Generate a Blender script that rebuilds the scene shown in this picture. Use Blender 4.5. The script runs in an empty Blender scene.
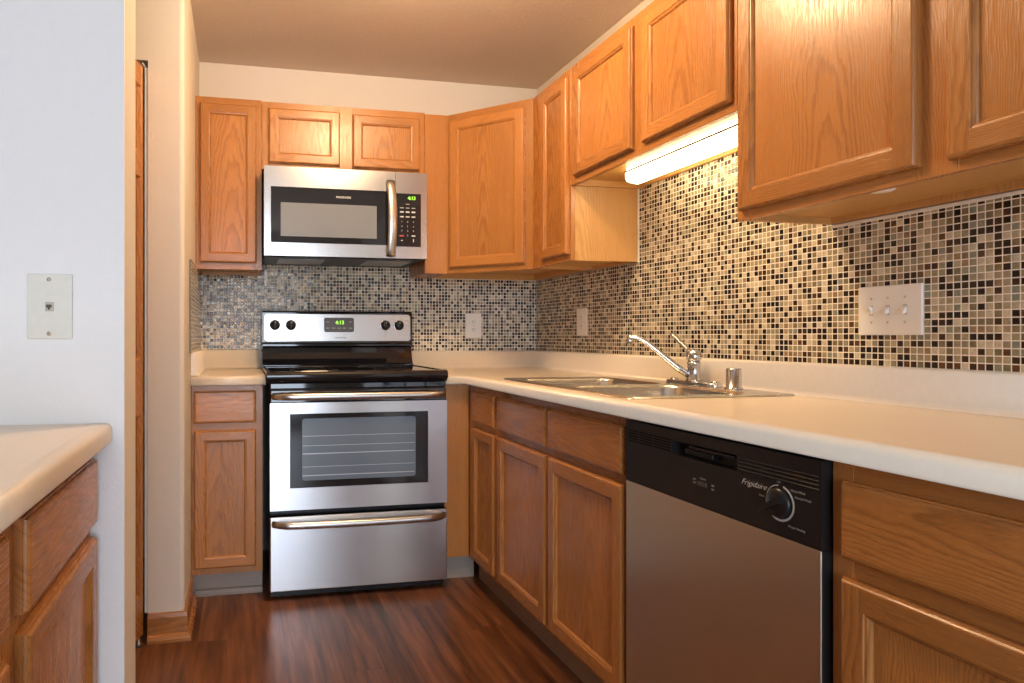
import bpy, bmesh, math, random
from mathutils import Vector, Matrix
random.seed(7)
SC = bpy.context.scene
COL = SC.collection
R = math.radians

# ------------------------------------------------------------------ camera
cam_d = bpy.data.cameras.new('camera')
cam = bpy.data.objects.new('camera', cam_d)
COL.objects.link(cam)
cam.location = (-1.6263, -3.4327, 1.0852)
cam.rotation_euler = (R(90), 0, R(-11.711))
cam_d.sensor_fit = 'HORIZONTAL'
cam_d.sensor_width = 36.0
cam_d.lens = 664.5 / 1024 * 36.0
cam_d.shift_x = (512 - 375.6) / 1024
cam_d.shift_y = -(341.5 - 336.84) / 1024
cam_d.clip_start = 0.02
SC.camera = cam

# ------------------------------------------------------------------ world and light
SC.view_settings.view_transform = 'Standard'
SC.view_settings.look = 'None'
SC.view_settings.gamma = 1.0
SC.view_settings.use_curve_mapping = False
SC.view_settings.exposure = 0.0
w = bpy.data.worlds.new('daylight')
SC.world = w
w.use_nodes = True
bg = w.node_tree.nodes['Background']
bg.inputs[0].default_value = (0.74, 0.85, 1.0, 1)
bg.inputs[1].default_value = 11.5

def lamp(name, kind, loc, energy, color, **kw):
    d = bpy.data.lights.new(name, kind)
    d.energy = energy
    d.color = color
    for k, v in kw.items():
        setattr(d, k, v)
    o = bpy.data.objects.new(name, d)
    o.location = loc
    COL.objects.link(o)
    return o

WX0, WX1, WZ0, WZ1, REAR = -2.6, -0.75, 0.12, 2.2, -6.2
LAMP_E, LENS_E = 58.0, 13.0
kitchen_lamp = lamp('ceiling_lamp_light', 'POINT', (-1.03, -1.46, 2.36), LAMP_E, (1.0, 0.70, 0.40), shadow_soft_size=0.13)
p = lamp('window_portal', 'AREA', ((WX0 + WX1) / 2, REAR - 0.02, (WZ0 + WZ1) / 2), 1.0, (1, 1, 1),
         shape='RECTANGLE', size=WX1 - WX0, size_y=WZ1 - WZ0)
p.rotation_euler = (R(90), 0, 0)
p.data.cycles.is_portal = True

# ------------------------------------------------------------------ material helpers
def newmat(name):
    m = bpy.data.materials.new(name)
    m.use_nodes = True
    nt = m.node_tree
    b = nt.nodes['Principled BSDF']
    return m, nt, b

class N:
    """small node helper"""
    def __init__(s, nt):
        s.nt = nt
    def new(s, t, **kw):
        n = s.nt.nodes.new(t)
        for k, v in kw.items():
            setattr(n, k, v)
        return n
    def put(s, sock, v):
        if isinstance(v, bpy.types.NodeSocket):
            s.nt.links.new(v, sock)
        else:
            sock.default_value = v
    def m(s, op, a, b=None, c=None, clamp=False):
        n = s.new('ShaderNodeMath', operation=op)
        n.use_clamp = clamp
        s.put(n.inputs[0], a)
        if b is not None: s.put(n.inputs[1], b)
        if c is not None: s.put(n.inputs[2], c)
        return n.outputs[0]
    def vm(s, op, a, b=None):
        n = s.new('ShaderNodeVectorMath', operation=op)
        s.put(n.inputs[0], a)
        if b is not None: s.put(n.inputs[1], b)
        return n.outputs[0]
    def xyz(s, x, y, z):
        n = s.new('ShaderNodeCombineXYZ')
        for i, v in enumerate((x, y, z)): s.put(n.inputs[i], v)
        return n.outputs[0]
    def sep(s, v):
        n = s.new('ShaderNodeSeparateXYZ')
        s.put(n.inputs[0], v)
        return n.outputs
    def noise(s, vec, scale, detail=2.0, rough=0.5):
        n = s.new('ShaderNodeTexNoise')
        s.put(n.inputs['Vector'], vec)
        n.inputs['Scale'].default_value = scale
        n.inputs['Detail'].default_value = detail
        n.inputs['Roughness'].default_value = rough
        return n.outputs['Fac']
    def white(s, vec):
        n = s.new('ShaderNodeTexWhiteNoise', noise_dimensions='3D')
        s.put(n.inputs['Vector'], vec)
        return n.outputs['Value'], n.outputs['Color']
    def ramp(s, fac, stops, interp='LINEAR'):
        n = s.new('ShaderNodeValToRGB')
        cr = n.color_ramp
        cr.interpolation = interp
        while len(cr.elements) < len(stops): cr.elements.new(0.5)
        for e, (p, c) in zip(cr.elements, stops):
            e.position = p
            e.color = c if len(c) == 4 else (*c, 1)
        s.put(n.inputs[0], fac)
        return n.outputs[0]
    def mix(s, f, a, b, blend='MIX'):
        n = s.new('ShaderNodeMix', data_type='RGBA', blend_type=blend)
        s.put(n.inputs[0], f)
        s.put(n.inputs[6], a if isinstance(a, bpy.types.NodeSocket) else (*a, 1)[:4])
        s.put(n.inputs[7], b if isinstance(b, bpy.types.NodeSocket) else (*b, 1)[:4])
        return n.outputs[2]
    def objco(s):
        return s.new('ShaderNodeTexCoord').outputs['Object']
    def rnd(s):
        return s.new('ShaderNodeObjectInfo').outputs['Random']
    def bump(s, h, dist, strength=1.0):
        n = s.new('ShaderNodeBump')
        n.inputs['Distance'].default_value = dist
        n.inputs['Strength'].default_value = strength
        s.put(n.inputs['Height'], h)
        return n.outputs[0]

def plain(name, col, rough=0.5, metal=0.0, spec=0.5, coat=0.0, emit=None, estr=0.0, noise=0.0, bump=0.0, bscale=200.0):
    m, nt, b = newmat(name)
    h = N(nt)
    b.inputs['Base Color'].default_value = (*col, 1)
    if noise:
        v = h.noise(h.objco(), 60.0, 4.0)
        c = h.mix(v, tuple(max(0, k * (1 - noise)) for k in col), tuple(min(1, k * (1 + noise)) for k in col))
        nt.links.new(c, b.inputs['Base Color'])
    b.inputs['Roughness'].default_value = rough
    b.inputs['Metallic'].default_value = metal
    b.inputs['Specular IOR Level'].default_value = spec
    b.inputs['Coat Weight'].default_value = coat
    if emit:
        b.inputs['Emission Color'].default_value = (*emit, 1)
        b.inputs['Emission Strength'].default_value = estr
    if bump:
        nt.links.new(h.bump(h.noise(h.objco(), bscale, 3.0), bump), b.inputs['Normal'])
    return m

def oak(name, along, light=(0.46, 0.190, 0.050), dark=(0.26, 0.092, 0.020), c0=0.0, rough=0.25, curve=620.0, freq=7.0):
    """flat-sawn oak: nested cathedral rings running along one axis, with dark pores"""
    m, nt, b = newmat(name)
    h = N(nt)
    x, y, z = h.sep(h.objco())
    r = h.rnd()
    if along == 'z':
        al, ac = z, h.m('SUBTRACT', x, y)
    elif along == 'x':
        al, ac = x, h.m('ADD', z, y)
    else:
        al, ac = y, h.m('ADD', z, x)
    off = h.m('MULTIPLY', r, 37.0)
    al2 = h.m('ADD', al, off)
    v1 = h.xyz(h.m('MULTIPLY', ac, 9.0), h.m('MULTIPLY', al2, 3.2), off)
    n1 = h.m('SUBTRACT', h.noise(v1, 1.0, 3.0), 0.5)
    cs = h.m('ADD', h.m('SUBTRACT', ac, h.m('MULTIPLY', h.m('SUBTRACT', r, 0.5), 0.07)), c0)
    cs = h.m('ADD', cs, h.m('MULTIPLY', n1, 0.065))
    t = h.m('ADD', h.m('MULTIPLY', al2, freq), h.m('MULTIPLY', h.m('MULTIPLY', cs, cs), curve))
    v2 = h.xyz(h.m('MULTIPLY', ac, 60.0), h.m('MULTIPLY', al2, 14.0), off)
    t = h.m('ADD', t, h.m('MULTIPLY', h.noise(v2, 1.0, 2.0), 1.15))
    fr = h.m('FRACT', t)
    ring = h.ramp(fr, [(0.0, (0, 0, 0)), (0.42, (0.10,) * 3), (0.78, (0.95,) * 3), (0.90, (0.8,) * 3), (1.0, (0, 0, 0))])
    v3 = h.xyz(h.m('MULTIPLY', ac, 420.0), h.m('MULTIPLY', al2, 14.0), off)
    pore = h.noise(v3, 1.0, 3.0, 0.6)
    pm = h.ramp(pore, [(0.50, (0, 0, 0)), (0.66, (1, 1, 1))])
    broad = h.noise(h.xyz(h.m('MULTIPLY', ac, 16.0), h.m('MULTIPLY', al2, 1.3), off), 1.0, 2.0)
    f = h.m('MULTIPLY', ring, 0.60)
    f = h.m('ADD', f, h.m('MULTIPLY', pm, 0.30))
    f = h.m('ADD', f, h.m('MULTIPLY', h.m('SUBTRACT', broad, 0.5), 0.7), clamp=True)
    c = h.mix(f, light, dark)
    hsv = h.new('ShaderNodeHueSaturation')
    h.put(hsv.inputs['Color'], c)
    h.put(hsv.inputs['Value'], h.m('ADD', h.m('MULTIPLY', r, 0.20), 0.90))
    nt.links.new(hsv.outputs[0], b.inputs['Base Color'])
    b.inputs['Roughness'].default_value = rough
    h.put(b.inputs['Roughness'], h.m('ADD', h.m('MULTIPLY', pm, 0.12), rough))
    nt.links.new(h.bump(h.m('SUBTRACT', 1.0, pm), 0.00025, 0.5), b.inputs['Normal'])
    return m

def steel(name, col=(0.60, 0.60, 0.61), rough=0.28, axis='x', aniso=0.75):
    """brushed stainless; the brushing runs along one horizontal axis"""
    m, nt, b = newmat(name)
    h = N(nt)
    x, y, z = h.sep(h.objco())
    a, c = (x, z) if axis == 'x' else ((y, z) if axis == 'y' else (z, x))
    br = h.noise(h.xyz(h.m('MULTIPLY', a, 6.0), h.m('MULTIPLY', c, 900.0), 0.0), 1.0, 2.0)
    b.inputs['Metallic'].default_value = 1.0
    nt.links.new(h.mix(br, tuple(k * 0.93 for k in col), tuple(min(1, k * 1.06) for k in col)), b.inputs['Base Color'])
    b.inputs['Roughness'].default_value = rough
    b.inputs['Anisotropic'].default_value = aniso
    h.put(b.inputs['Tangent'], h.xyz(*((0.0, 0.0, 1.0) if axis == 'x' else ((0.0, 1.0, 0.0) if axis == 'y' else (0.0, 0.0, 1.0)))))
    return m

def tile_mat(name, plane):
    """glass and stone mosaic: one random colour, tilt and mottling for each small square"""
    m, nt, b = newmat(name)
    h = N(nt)
    geo = h.new('ShaderNodeNewGeometry').outputs['Position']
    x, y, z = h.sep(geo)
    P = 0.0168
    a = h.m('DIVIDE', x if plane == 'y' else y, P)
    c = h.m('DIVIDE', h.m('SUBTRACT', z, 1.0095), P)
    ia, ic = h.m('FLOOR', a), h.m('FLOOR', c)
    fa, fc = h.m('FRACT', a), h.m('FRACT', c)
    val, rc = h.white(h.xyz(ia, ic, {'y': 1.5, 'x': 7.5, 'l': 4.5}[plane]))
    ea = h.m('MINIMUM', fa, h.m('SUBTRACT', 1.0, fa))
    ec = h.m('MINIMUM', fc, h.m('SUBTRACT', 1.0, fc))
    e = h.m('MINIMUM', ea, ec)
    face = h.m('MULTIPLY', h.m('SUBTRACT', e, 0.055), 30.0, clamp=True)
    col = h.ramp(val, [
        (0.00, (0.013, 0.009, 0.006)), (0.20, (0.040, 0.020, 0.010)), (0.35, (0.11, 0.050, 0.021)),
        (0.40, (0.21, 0.165, 0.090)), (0.50, (0.35, 0.285, 0.175)), (0.63, (0.45, 0.375, 0.245)),
        (0.74, (0.29, 0.255, 0.165)), (0.86, (0.58, 0.50, 0.36)), (0.94, (0.24, 0.25, 0.19)), (0.975, (0.30, 0.20, 0.11))], 'CONSTANT')
    mott = h.noise(h.vm('ADD', h.vm('SCALE', geo), h.vm('MULTIPLY', rc, (40.0, 40.0, 40.0))), 140.0, 3.0, 0.65)
    nt.nodes[-1]
    k = h.m('ADD', h.m('MULTIPLY', mott, 0.9), 0.55)
    col = h.mix(1.0, col, h.xyz(k, k, k), 'MULTIPLY')
    col = h.mix(face, (0.86, 0.80, 0.70), col)
    nt.links.new(col, b.inputs['Base Color'])
    r1, r2, r3 = h.sep(rc)
    h.put(b.inputs['Roughness'], h.m('SUBTRACT', 0.75, h.m('MULTIPLY', face, h.m('ADD', 0.55, h.m('MULTIPLY', r1, 0.12)))))
    dome = h.m('MULTIPLY', h.m('SUBTRACT', e, 0.05), 6.0, clamp=True)
    tilt = h.m('ADD', h.m('MULTIPLY', h.m('MULTIPLY', fa, h.m('SUBTRACT', r2, 0.5)), 1.3), h.m('MULTIPLY', h.m('MULTIPLY', fc, h.m('SUBTRACT', r3, 0.5)), 1.3))
    hh = h.m('ADD', h.m('MULTIPLY', dome, 1.0), h.m('MULTIPLY', tilt, dome))
    nt.links.new(h.bump(hh, 0.0011, 0.8), b.inputs['Normal'])
    return m

def floor_mat():
    m, nt, b = newmat('walnut_planks')
    h = N(nt)
    x, y, z = h.sep(h.new('ShaderNodeNewGeometry').outputs['Position'])
    W, L = 0.102, 1.2
    a = h.m('DIVIDE', h.m('ADD', x, 5.03), W)
    ia, fa = h.m('FLOOR', a), h.m('FRACT', a)
    ro, _ = h.white(h.xyz(ia, 3.3, 0.0))
    l = h.m('ADD', h.m('DIVIDE', y, L), h.m('MULTIPLY', ro, 5.0))
    il, fl = h.m('FLOOR', l), h.m('FRACT', l)
    v, rc = h.white(h.xyz(ia, il, 9.1))
    off = h.m('MULTIPLY', v, 50.0)
    g = h.noise(h.xyz(h.m('MULTIPLY', x, 34.0), h.m('MULTIPLY', y, 2.2), off), 1.0, 5.0, 0.62)
    g2 = h.noise(h.xyz(h.m('MULTIPLY', x, 240.0), h.m('MULTIPLY', y, 7.0), off), 1.0, 3.0, 0.6)
    f = h.m('ADD', h.m('MULTIPLY', h.m('SUBTRACT', g, 0.08), 1.18), h.m('MULTIPLY', g2, 0.24))
    f = h.m('ADD', f, h.m('MULTIPLY', h.m('SUBTRACT', v, 0.5), 0.17))
    col = h.ramp(f, [(0.34, (0.026, 0.009, 0.004)), (0.52, (0.088, 0.030, 0.011)), (0.68, (0.150, 0.054, 0.020)), (0.92, (0.26, 0.105, 0.042))])
    ea = h.m('MINIMUM', fa, h.m('SUBTRACT', 1.0, fa))
    el = h.m('MULTIPLY', h.m('MINIMUM', fl, h.m('SUBTRACT', 1.0, fl)), L / W)
    seam = h.m('MULTIPLY', h.m('MINIMUM', ea, el), 70.0, clamp=True)
    col = h.mix(h.m('ADD', h.m('MULTIPLY', seam, 0.55), 0.45), (0.010, 0.004, 0.002), col)
    nt.links.new(col, b.inputs['Base Color'])
    h.put(b.inputs['Roughness'], h.m('ADD', h.m('MULTIPLY', g2, 0.14), 0.25))
    nt.links.new(h.bump(h.m('ADD', seam, h.m('MULTIPLY', g2, 0.25)), 0.0006, 0.4), b.inputs['Normal'])
    return m

M = {}
M['oak_v'] = oak('oak_upright', 'z', c0=0.16)
M['oak_panel'] = oak('oak_cathedral_panel', 'z')
M['oak_x'] = oak('oak_level_x', 'x', c0=0.12)
M['oak_y'] = oak('oak_level_y', 'y', c0=0.12)
M['drawer_x'] = oak('oak_drawer_x', 'x', curve=900.0, freq=5.0)
M['drawer_y'] = oak('oak_drawer_y', 'y', curve=900.0, freq=5.0)
M['veneer'] = oak('oak_veneer', 'z', light=(0.56, 0.30, 0.10), dark=(0.40, 0.19, 0.055), rough=0.38)
M['underside'] = oak('oak_underside', 'y', light=(0.56, 0.30, 0.085), dark=(0.46, 0.23, 0.06), rough=0.42, c0=0.2)
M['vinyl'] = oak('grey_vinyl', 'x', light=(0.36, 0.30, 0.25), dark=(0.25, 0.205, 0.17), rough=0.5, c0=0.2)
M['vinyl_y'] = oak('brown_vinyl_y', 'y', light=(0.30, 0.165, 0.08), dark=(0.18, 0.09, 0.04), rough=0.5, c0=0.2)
M['paint'] = plain('cream_wall_paint', (0.70, 0.635, 0.55), 0.75, noise=0.02, bump=0.0006, bscale=260)
M['paint_daylit'] = plain('daylit_wall_paint', (0.85, 0.85, 0.84), 0.75, noise=0.015, bump=0.0006, bscale=260)  # partition front: window light is put into this paler colour
M['paint_back'] = plain('darkened_wall_paint', (0.50, 0.46, 0.41), 0.8)  # unseen rear and far walls, darkened to cut bounced daylight
M['ceiling'] = plain('tan_ceiling_paint', (0.68, 0.58, 0.48), 0.9, noise=0.05, bump=0.002, bscale=150)
M['laminate'] = plain('speckled_cream_laminate', (0.80, 0.685, 0.54), 0.30, noise=0.05)
M['floor'] = floor_mat()
M['tile_y'] = tile_mat('mosaic_back', 'y')
M['tile_x'] = tile_mat('mosaic_right', 'x')
M['tile_l'] = tile_mat('mosaic_left', 'l')
M['caulk'] = plain('white_caulk', (0.80, 0.76, 0.68), 0.6)
M['steel_x'] = steel('brushed_steel_x', axis='x', aniso=0.8)
M['steel_top'] = steel('brushed_steel_lamplit', col=(0.56, 0.545, 0.53), axis='x', rough=0.24, aniso=0.2)  # same stainless, with warm reflected lamplight put into the colour
M['steel_y'] = steel('brushed_steel_y', col=(0.76, 0.69, 0.53), rough=0.36, axis='y', aniso=0.5)
M['steel_sink'] = steel('satin_sink_steel', col=(0.62, 0.60, 0.56), rough=0.27, axis='y', aniso=0.3)
M['handle'] = plain('satin_handle_steel', (0.60, 0.58, 0.55), 0.30, metal=1.0)
M['chrome'] = plain('chrome', (0.62, 0.63, 0.65), 0.13, metal=1.0)
M['black'] = plain('black_enamel', (0.010, 0.010, 0.012), 0.22)
M['black_gloss'] = plain('black_gloss', (0.008, 0.008, 0.010), 0.06, coat=0.3)
M['black_matte'] = plain('black_plastic', (0.012, 0.012, 0.013), 0.34, spec=0.28)
M['panel_black'] = plain('black_control_plastic', (0.015, 0.014, 0.014), 0.30, spec=0.3)
M['dark_gap'] = plain('dark_gap', (0.002, 0.002, 0.002), 0.7, spec=0.1)
M['dark_glass'] = plain('smoked_glass', (0.012, 0.012, 0.014), 0.09, coat=0.3)
M['oven_glass'] = plain('oven_glass_reflection', (0.13, 0.17, 0.22), 0.24, coat=0.5)  # blue-grey base stands in for daylight reflected in the pane
M['mesh_glass'] = plain('screened_glass', (0.21, 0.225, 0.24), 0.22, coat=0.4)
M['rack'] = plain('rack_wire', (0.45, 0.47, 0.50), 0.35, metal=0.6)
M['panel_grey'] = plain('charcoal_panel', (0.055, 0.050, 0.047), 0.3)
M['digit'] = plain('green_digits', (0.1, 0.3, 0.02), 0.5, emit=(0.42, 0.95, 0.06), estr=1.3)
M['print_light'] = plain('pale_print', (0.55, 0.55, 0.54), 0.5)
M['print_dim'] = plain('dim_print', (0.22, 0.22, 0.215), 0.5)
M['print_red'] = plain('red_print', (0.36, 0.05, 0.06), 0.5)
M['print_dark'] = plain('dark_print', (0.10, 0.09, 0.085), 0.5)
M['white_plastic'] = plain('white_plastic', (0.85, 0.82, 0.77), 0.35)
M['ivory_plastic'] = plain('ivory_plastic', (0.78, 0.775, 0.70), 0.16, noise=0.06)
M['slot'] = plain('dark_slot', (0.06, 0.05, 0.045), 0.6)
M['slot_soft'] = plain('beige_slot', (0.58, 0.53, 0.47), 0.6)
M['screw'] = plain('nickel_screw', (0.55, 0.50, 0.40), 0.35, metal=0.9)
M['white_metal'] = plain('white_painted_metal', (0.80, 0.77, 0.70), 0.4)
M['lens'] = plain('lit_diffuser', (0.9, 0.88, 0.8), 0.4, emit=(1.0, 0.82, 0.50), estr=LENS_E)
M['edge_strip'] = plain('taupe_edge_strip', (0.20, 0.165, 0.12), 0.5)
M['jack'] = plain('beige_jack', (0.48, 0.44, 0.34), 0.4)
M['pivot'] = plain('dull_grey_metal', (0.22, 0.22, 0.22), 0.45, metal=0.8)
M['brass_seam'] = plain('tan_seam', (0.09, 0.06, 0.03), 0.6)
M['window_frame'] = plain('white_window_frame', (0.8, 0.8, 0.8), 0.4)

# ------------------------------------------------------------------ mesh helpers
WL = {}      # world location of every object (parents carry no rotation while building)

class MB:
    """collects shapes; build() links them as one mesh object with its origin at the centre of its bounds"""
    def __init__(s):
        s.bm = bmesh.new()
        s.mats = []
        s.cur = 0
    def mat(s, m):
        m = M[m] if isinstance(m, str) else m
        if m not in s.mats: s.mats.append(m)
        s.cur = s.mats.index(m)
        return s
    def _tag(s, faces):
        for f in faces: f.material_index = s.cur
    def face(s, pts):
        f = s.bm.faces.new([s.bm.verts.new(p) for p in pts])
        f.material_index = s.cur
        return f
    def box(s, x0, x1, y0, y1, z0, z1, bev=0.0, seg=2):
        x0, x1 = sorted((x0, x1)); y0, y1 = sorted((y0, y1)); z0, z1 = sorted((z0, z1))
        v = [s.bm.verts.new(p) for p in ((x0, y0, z0), (x1, y0, z0), (x1, y1, z0), (x0, y1, z0), (x0, y0, z1), (x1, y0, z1), (x1, y1, z1), (x0, y1, z1))]
        fs = [s.bm.faces.new([v[i] for i in q]) for q in ((0, 3, 2, 1), (4, 5, 6, 7), (0, 1, 5, 4), (1, 2, 6, 5), (2, 3, 7, 6), (3, 0, 4, 7))]
        s._tag(fs)
        if bev:
            es = list({e for f in fs for e in f.edges})
            r = bmesh.ops.bevel(s.bm, geom=es, offset=bev, segments=seg, profile=0.5, affect='EDGES', material=-1)
            s._tag(r['faces'])
        return s
    def tube(s, pts, rad, seg=16, flat=None, cap=True):
        """tube along a polyline; rad: number or list; flat=(sx, sy) scales the section"""
        pts = [Vector(p) for p in pts]
        n = len(pts)
        rad = rad if isinstance(rad, (list, tuple)) else [rad] * n
        up = None
        rings = []
        for i, p in enumerate(pts):
            d = (pts[min(i + 1, n - 1)] - pts[max(i - 1, 0)]).normalized()
            if up is None:
                up = Vector((0, 0, 1)) if abs(d.z) < 0.9 else Vector((1, 0, 0))
            a = d.cross(up).normalized()
            up = a.cross(d).normalized()
            sx, sy = flat or (1, 1)
            rings.append([s.bm.verts.new(p + a * math.cos(t) * rad[i] * sx + up * math.sin(t) * rad[i] * sy)
                          for t in [2 * math.pi * k / seg for k in range(seg)]])
        for i in range(n - 1):
            for k in range(seg):
                f = s.bm.faces.new((rings[i][k], rings[i][(k + 1) % seg], rings[i + 1][(k + 1) % seg], rings[i + 1][k]))
                f.material_index = s.cur; f.smooth = True
        if cap:
            s._tag([s.bm.faces.new(rings[0][::-1]), s.bm.faces.new(rings[-1])])
        return s
    def lathe(s, base, axis, prof, seg=24, sx=1.0, sa=None):
        """revolve (r, h) pairs about an axis from base"""
        ax = Vector(axis).normalized()
        a = Vector(sa).normalized() if sa else (Vector((0, 0, 1)) if abs(ax.z) < 0.9 else Vector((1, 0, 0))).cross(ax).normalized()
        b = ax.cross(a)
        rings = []
        for r, hh in prof:
            c = Vector(base) + ax * hh
            rings.append([s.bm.verts.new(c + a * math.cos(t) * r * sx + b * math.sin(t) * r) for t in [2 * math.pi * k / seg for k in range(seg)]])
        for i in range(len(rings) - 1):
            for k in range(seg):
                f = s.bm.faces.new((rings[i][k], rings[i][(k + 1) % seg], rings[i + 1][(k + 1) % seg], rings[i + 1][k]))
                f.material_index = s.cur; f.smooth = True
        s._tag([s.bm.faces.new(rings[0][::-1]), s.bm.faces.new(rings[-1])])
        return s
    def prism(s, prof, axis, a0, a1, smooth=False):
        """closed profile swept straight: axis 'x' takes (y, z) pairs, 'y' takes (x, z), 'z' takes (x, y)"""
        mk = {'x': lambda p, t: (t, p[0], p[1]), 'y': lambda p, t: (p[0], t, p[1]), 'z': lambda p, t: (p[0], p[1], t)}[axis]
        A = [s.bm.verts.new(mk(p, a0)) for p in prof]
        B = [s.bm.verts.new(mk(p, a1)) for p in prof]
        n = len(prof)
        fs = [s.bm.faces.new((A[i], A[(i + 1) % n], B[(i + 1) % n], B[i])) for i in range(n)]
        for f in fs: f.smooth = smooth
        fs += [s.bm.faces.new(A[::-1]), s.bm.faces.new(B)]
        s._tag(fs)
        return s
    def sweep(s, path, prof, side=1, smooth=True):
        """open profile (d, z) along a mitred plan polyline; d goes to the left (side=1) or right (-1)"""
        n = len(path)
        P = [Vector((p[0], p[1])) for p in path]
        offs = []
        for i in range(n):
            ds = []
            if i > 0: ds.append((P[i] - P[i - 1]).normalized())
            if i < n - 1: ds.append((P[i + 1] - P[i]).normalized())
            ns = [Vector((-d.y, d.x)) * side for d in ds]
            if len(ns) == 1: offs.append(ns[0])
            else:
                mm = (ns[0] + ns[1]).normalized()
                offs.append(mm / mm.dot(ns[0]))
        rows = [[s.bm.verts.new((P[i].x + offs[i].x * d, P[i].y + offs[i].y * d, z)) for d, z in prof] for i in range(n)]
        for i in range(n - 1):
            for k in range(len(prof) - 1):
                f = s.bm.faces.new((rows[i][k], rows[i + 1][k], rows[i + 1][k + 1], rows[i][k + 1]))
                f.material_index = s.cur; f.smooth = smooth
        s._tag([s.bm.faces.new(rows[0]), s.bm.faces.new(rows[-1][::-1])])
        return s
    def build(s, name, mat=None, parent=None, label=None, origin=None, weld=True):
        if mat is not None and not s.mats: s.mats = [M[mat] if isinstance(mat, str) else mat]
        bm = s.bm
        if weld: bmesh.ops.remove_doubles(bm, verts=bm.verts, dist=1e-5)
        bmesh.ops.recalc_face_normals(bm, faces=bm.faces)
        lo = Vector([min(v.co[i] for v in bm.verts) for i in range(3)])
        hi = Vector([max(v.co[i] for v in bm.verts) for i in range(3)])
        c = Vector(origin) if origin else (lo + hi) / 2
        for v in bm.verts: v.co -= c
        me = bpy.data.meshes.new(name)
        bm.to_mesh(me)
        bm.free()
        for m in s.mats: me.materials.append(m)
        o = bpy.data.objects.new(name, me)
        COL.objects.link(o)
        WL[o.name] = c
        if parent is not None:
            o.parent = parent
            o.location = c - WL[parent.name]
        else:
            o.location = c
        if label: o['label'] = label
        return o

def thing(name, label, cat, loc=(0, 0, 0), group=None):
    o = bpy.data.objects.new(name, None)
    o.empty_display_size = 0.1
    COL.objects.link(o)
    o.location = loc
    WL[o.name] = Vector(loc)
    o['label'] = label
    o['category'] = cat
    if group: o['group'] = group
    return o

def tag(o, label, cat, group=None):
    o['label'] = label
    o['category'] = cat
    if group: o['group'] = group
    return o

def struct(o):
    o['kind'] = 'structure'
    return o

class Face:
    """a vertical face: a runs to the viewer's right, b is up, h is outward"""
    def __init__(s, o, A):
        s.o = Vector(o); s.A = Vector(A).normalized(); s.Z = Vector((0, 0, 1)); s.N = s.A.cross(s.Z)
    def p(s, a, b, h=0.0):
        return s.o + s.A * a + s.Z * b + s.N * h

def fbox(mb, F, a0, a1, b0, b1, h0, h1, bev=0.0, seg=2):
    v = [mb.bm.verts.new(F.p(*q)) for q in ((a0, b0, h0), (a1, b0, h0), (a1, b1, h0), (a0, b1, h0), (a0, b0, h1), (a1, b0, h1), (a1, b1, h1), (a0, b1, h1))]
    fs = [mb.bm.faces.new([v[i] for i in q]) for q in ((0, 3, 2, 1), (4, 5, 6, 7), (0, 1, 5, 4), (1, 2, 6, 5), (2, 3, 7, 6), (3, 0, 4, 7))]
    mb._tag(fs)
    if bev:
        r = bmesh.ops.bevel(mb.bm, geom=list({e for f in fs for e in f.edges}), offset=bev, segments=seg, profile=0.5, affect='EDGES', material=-1)
        mb._tag(r['faces'])

def rings(mb, F, a0, a1, b0, b1, prof, mv, mh, smooth=False):
    """mitred moulding round a rectangle: prof lists (inset, height)"""
    loops = []
    for d, hh in prof:
        loops.append([mb.bm.verts.new(F.p(*q)) for q in ((a0 + d, b0 + d, hh), (a1 - d, b0 + d, hh), (a1 - d, b1 - d, hh), (a0 + d, b1 - d, hh))])
    for i in range(len(loops) - 1):
        for k in range(4):
            mb.mat(mh if k in (0, 2) else mv)
            f = mb.bm.faces.new((loops[i][k], loops[i][(k + 1) % 4], loops[i + 1][(k + 1) % 4], loops[i + 1][k]))
            f.material_index = mb.cur; f.smooth = smooth
    return loops

OUT = [(0, 0.0), (0, 0.0100), (0.0025, 0.0110), (0.0032, 0.0150), (0.0055, 0.0180), (0.0080, 0.0190)]
def door(parent, F, a0, a1, b0, b1, hz, stile=0.052, rail=0.055, label=None, name='door'):
    """frame-and-panel cupboard door with moulded edges; its flat panel is a sub-part"""
    mb = MB()
    sw = stile
    rings(mb, F, a0, a1, b0, b1, OUT, 'oak_v', hz)
    e, q = 0.0080, 0.010
    t = 0.019
    w2 = sw - q
    def quad(x0, x1, y0, y1):
        mb.face([F.p(x0, y0, t), F.p(x1, y0, t), F.p(x1, y1, t), F.p(x0, y1, t)])
    mb.mat('oak_v')
    quad(a0 + e, a0 + w2, b0 + e, b1 - e)
    quad(a1 - w2, a1 - e, b0 + e, b1 - e)
    mb.mat(hz)
    quad(a0 + w2, a1 - w2, b0 + e, b0 + w2)
    quad(a0 + w2, a1 - w2, b1 - w2, b1 - e)
    rings(mb, F, a0 + w2, a1 - w2, b0 + w2, b1 - w2, [(0, 0.019), (0.0010, 0.0165), (0.0045, 0.0158), (0.0080, 0.0130), (0.010, 0.0105), (0.010, 0.002)], 'oak_v', hz)
    d = mb.build(name, None, parent, label, weld=False)
    pb = MB().mat('oak_panel')
    fbox(pb, F, a0 + sw - 0.003, a1 - sw + 0.003, b0 + sw - 0.003, b1 - sw + 0.003, 0.002, 0.0085)
    pb.build('panel', None, d)
    return d

def drawer_front(parent, F, a0, a1, b0, b1, hz, name='drawer_front'):
    mb = MB()
    dm = 'drawer_x' if hz == 'oak_x' else 'drawer_y'
    lp = rings(mb, F, a0, a1, b0, b1, OUT[:-1] + [(0.0090, 0.0187), (0.012, 0.019)], dm, dm)
    mb.mat(dm)
    mb._tag([mb.bm.faces.new(lp[-1])])
    return mb.build(name, None, parent)

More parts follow.
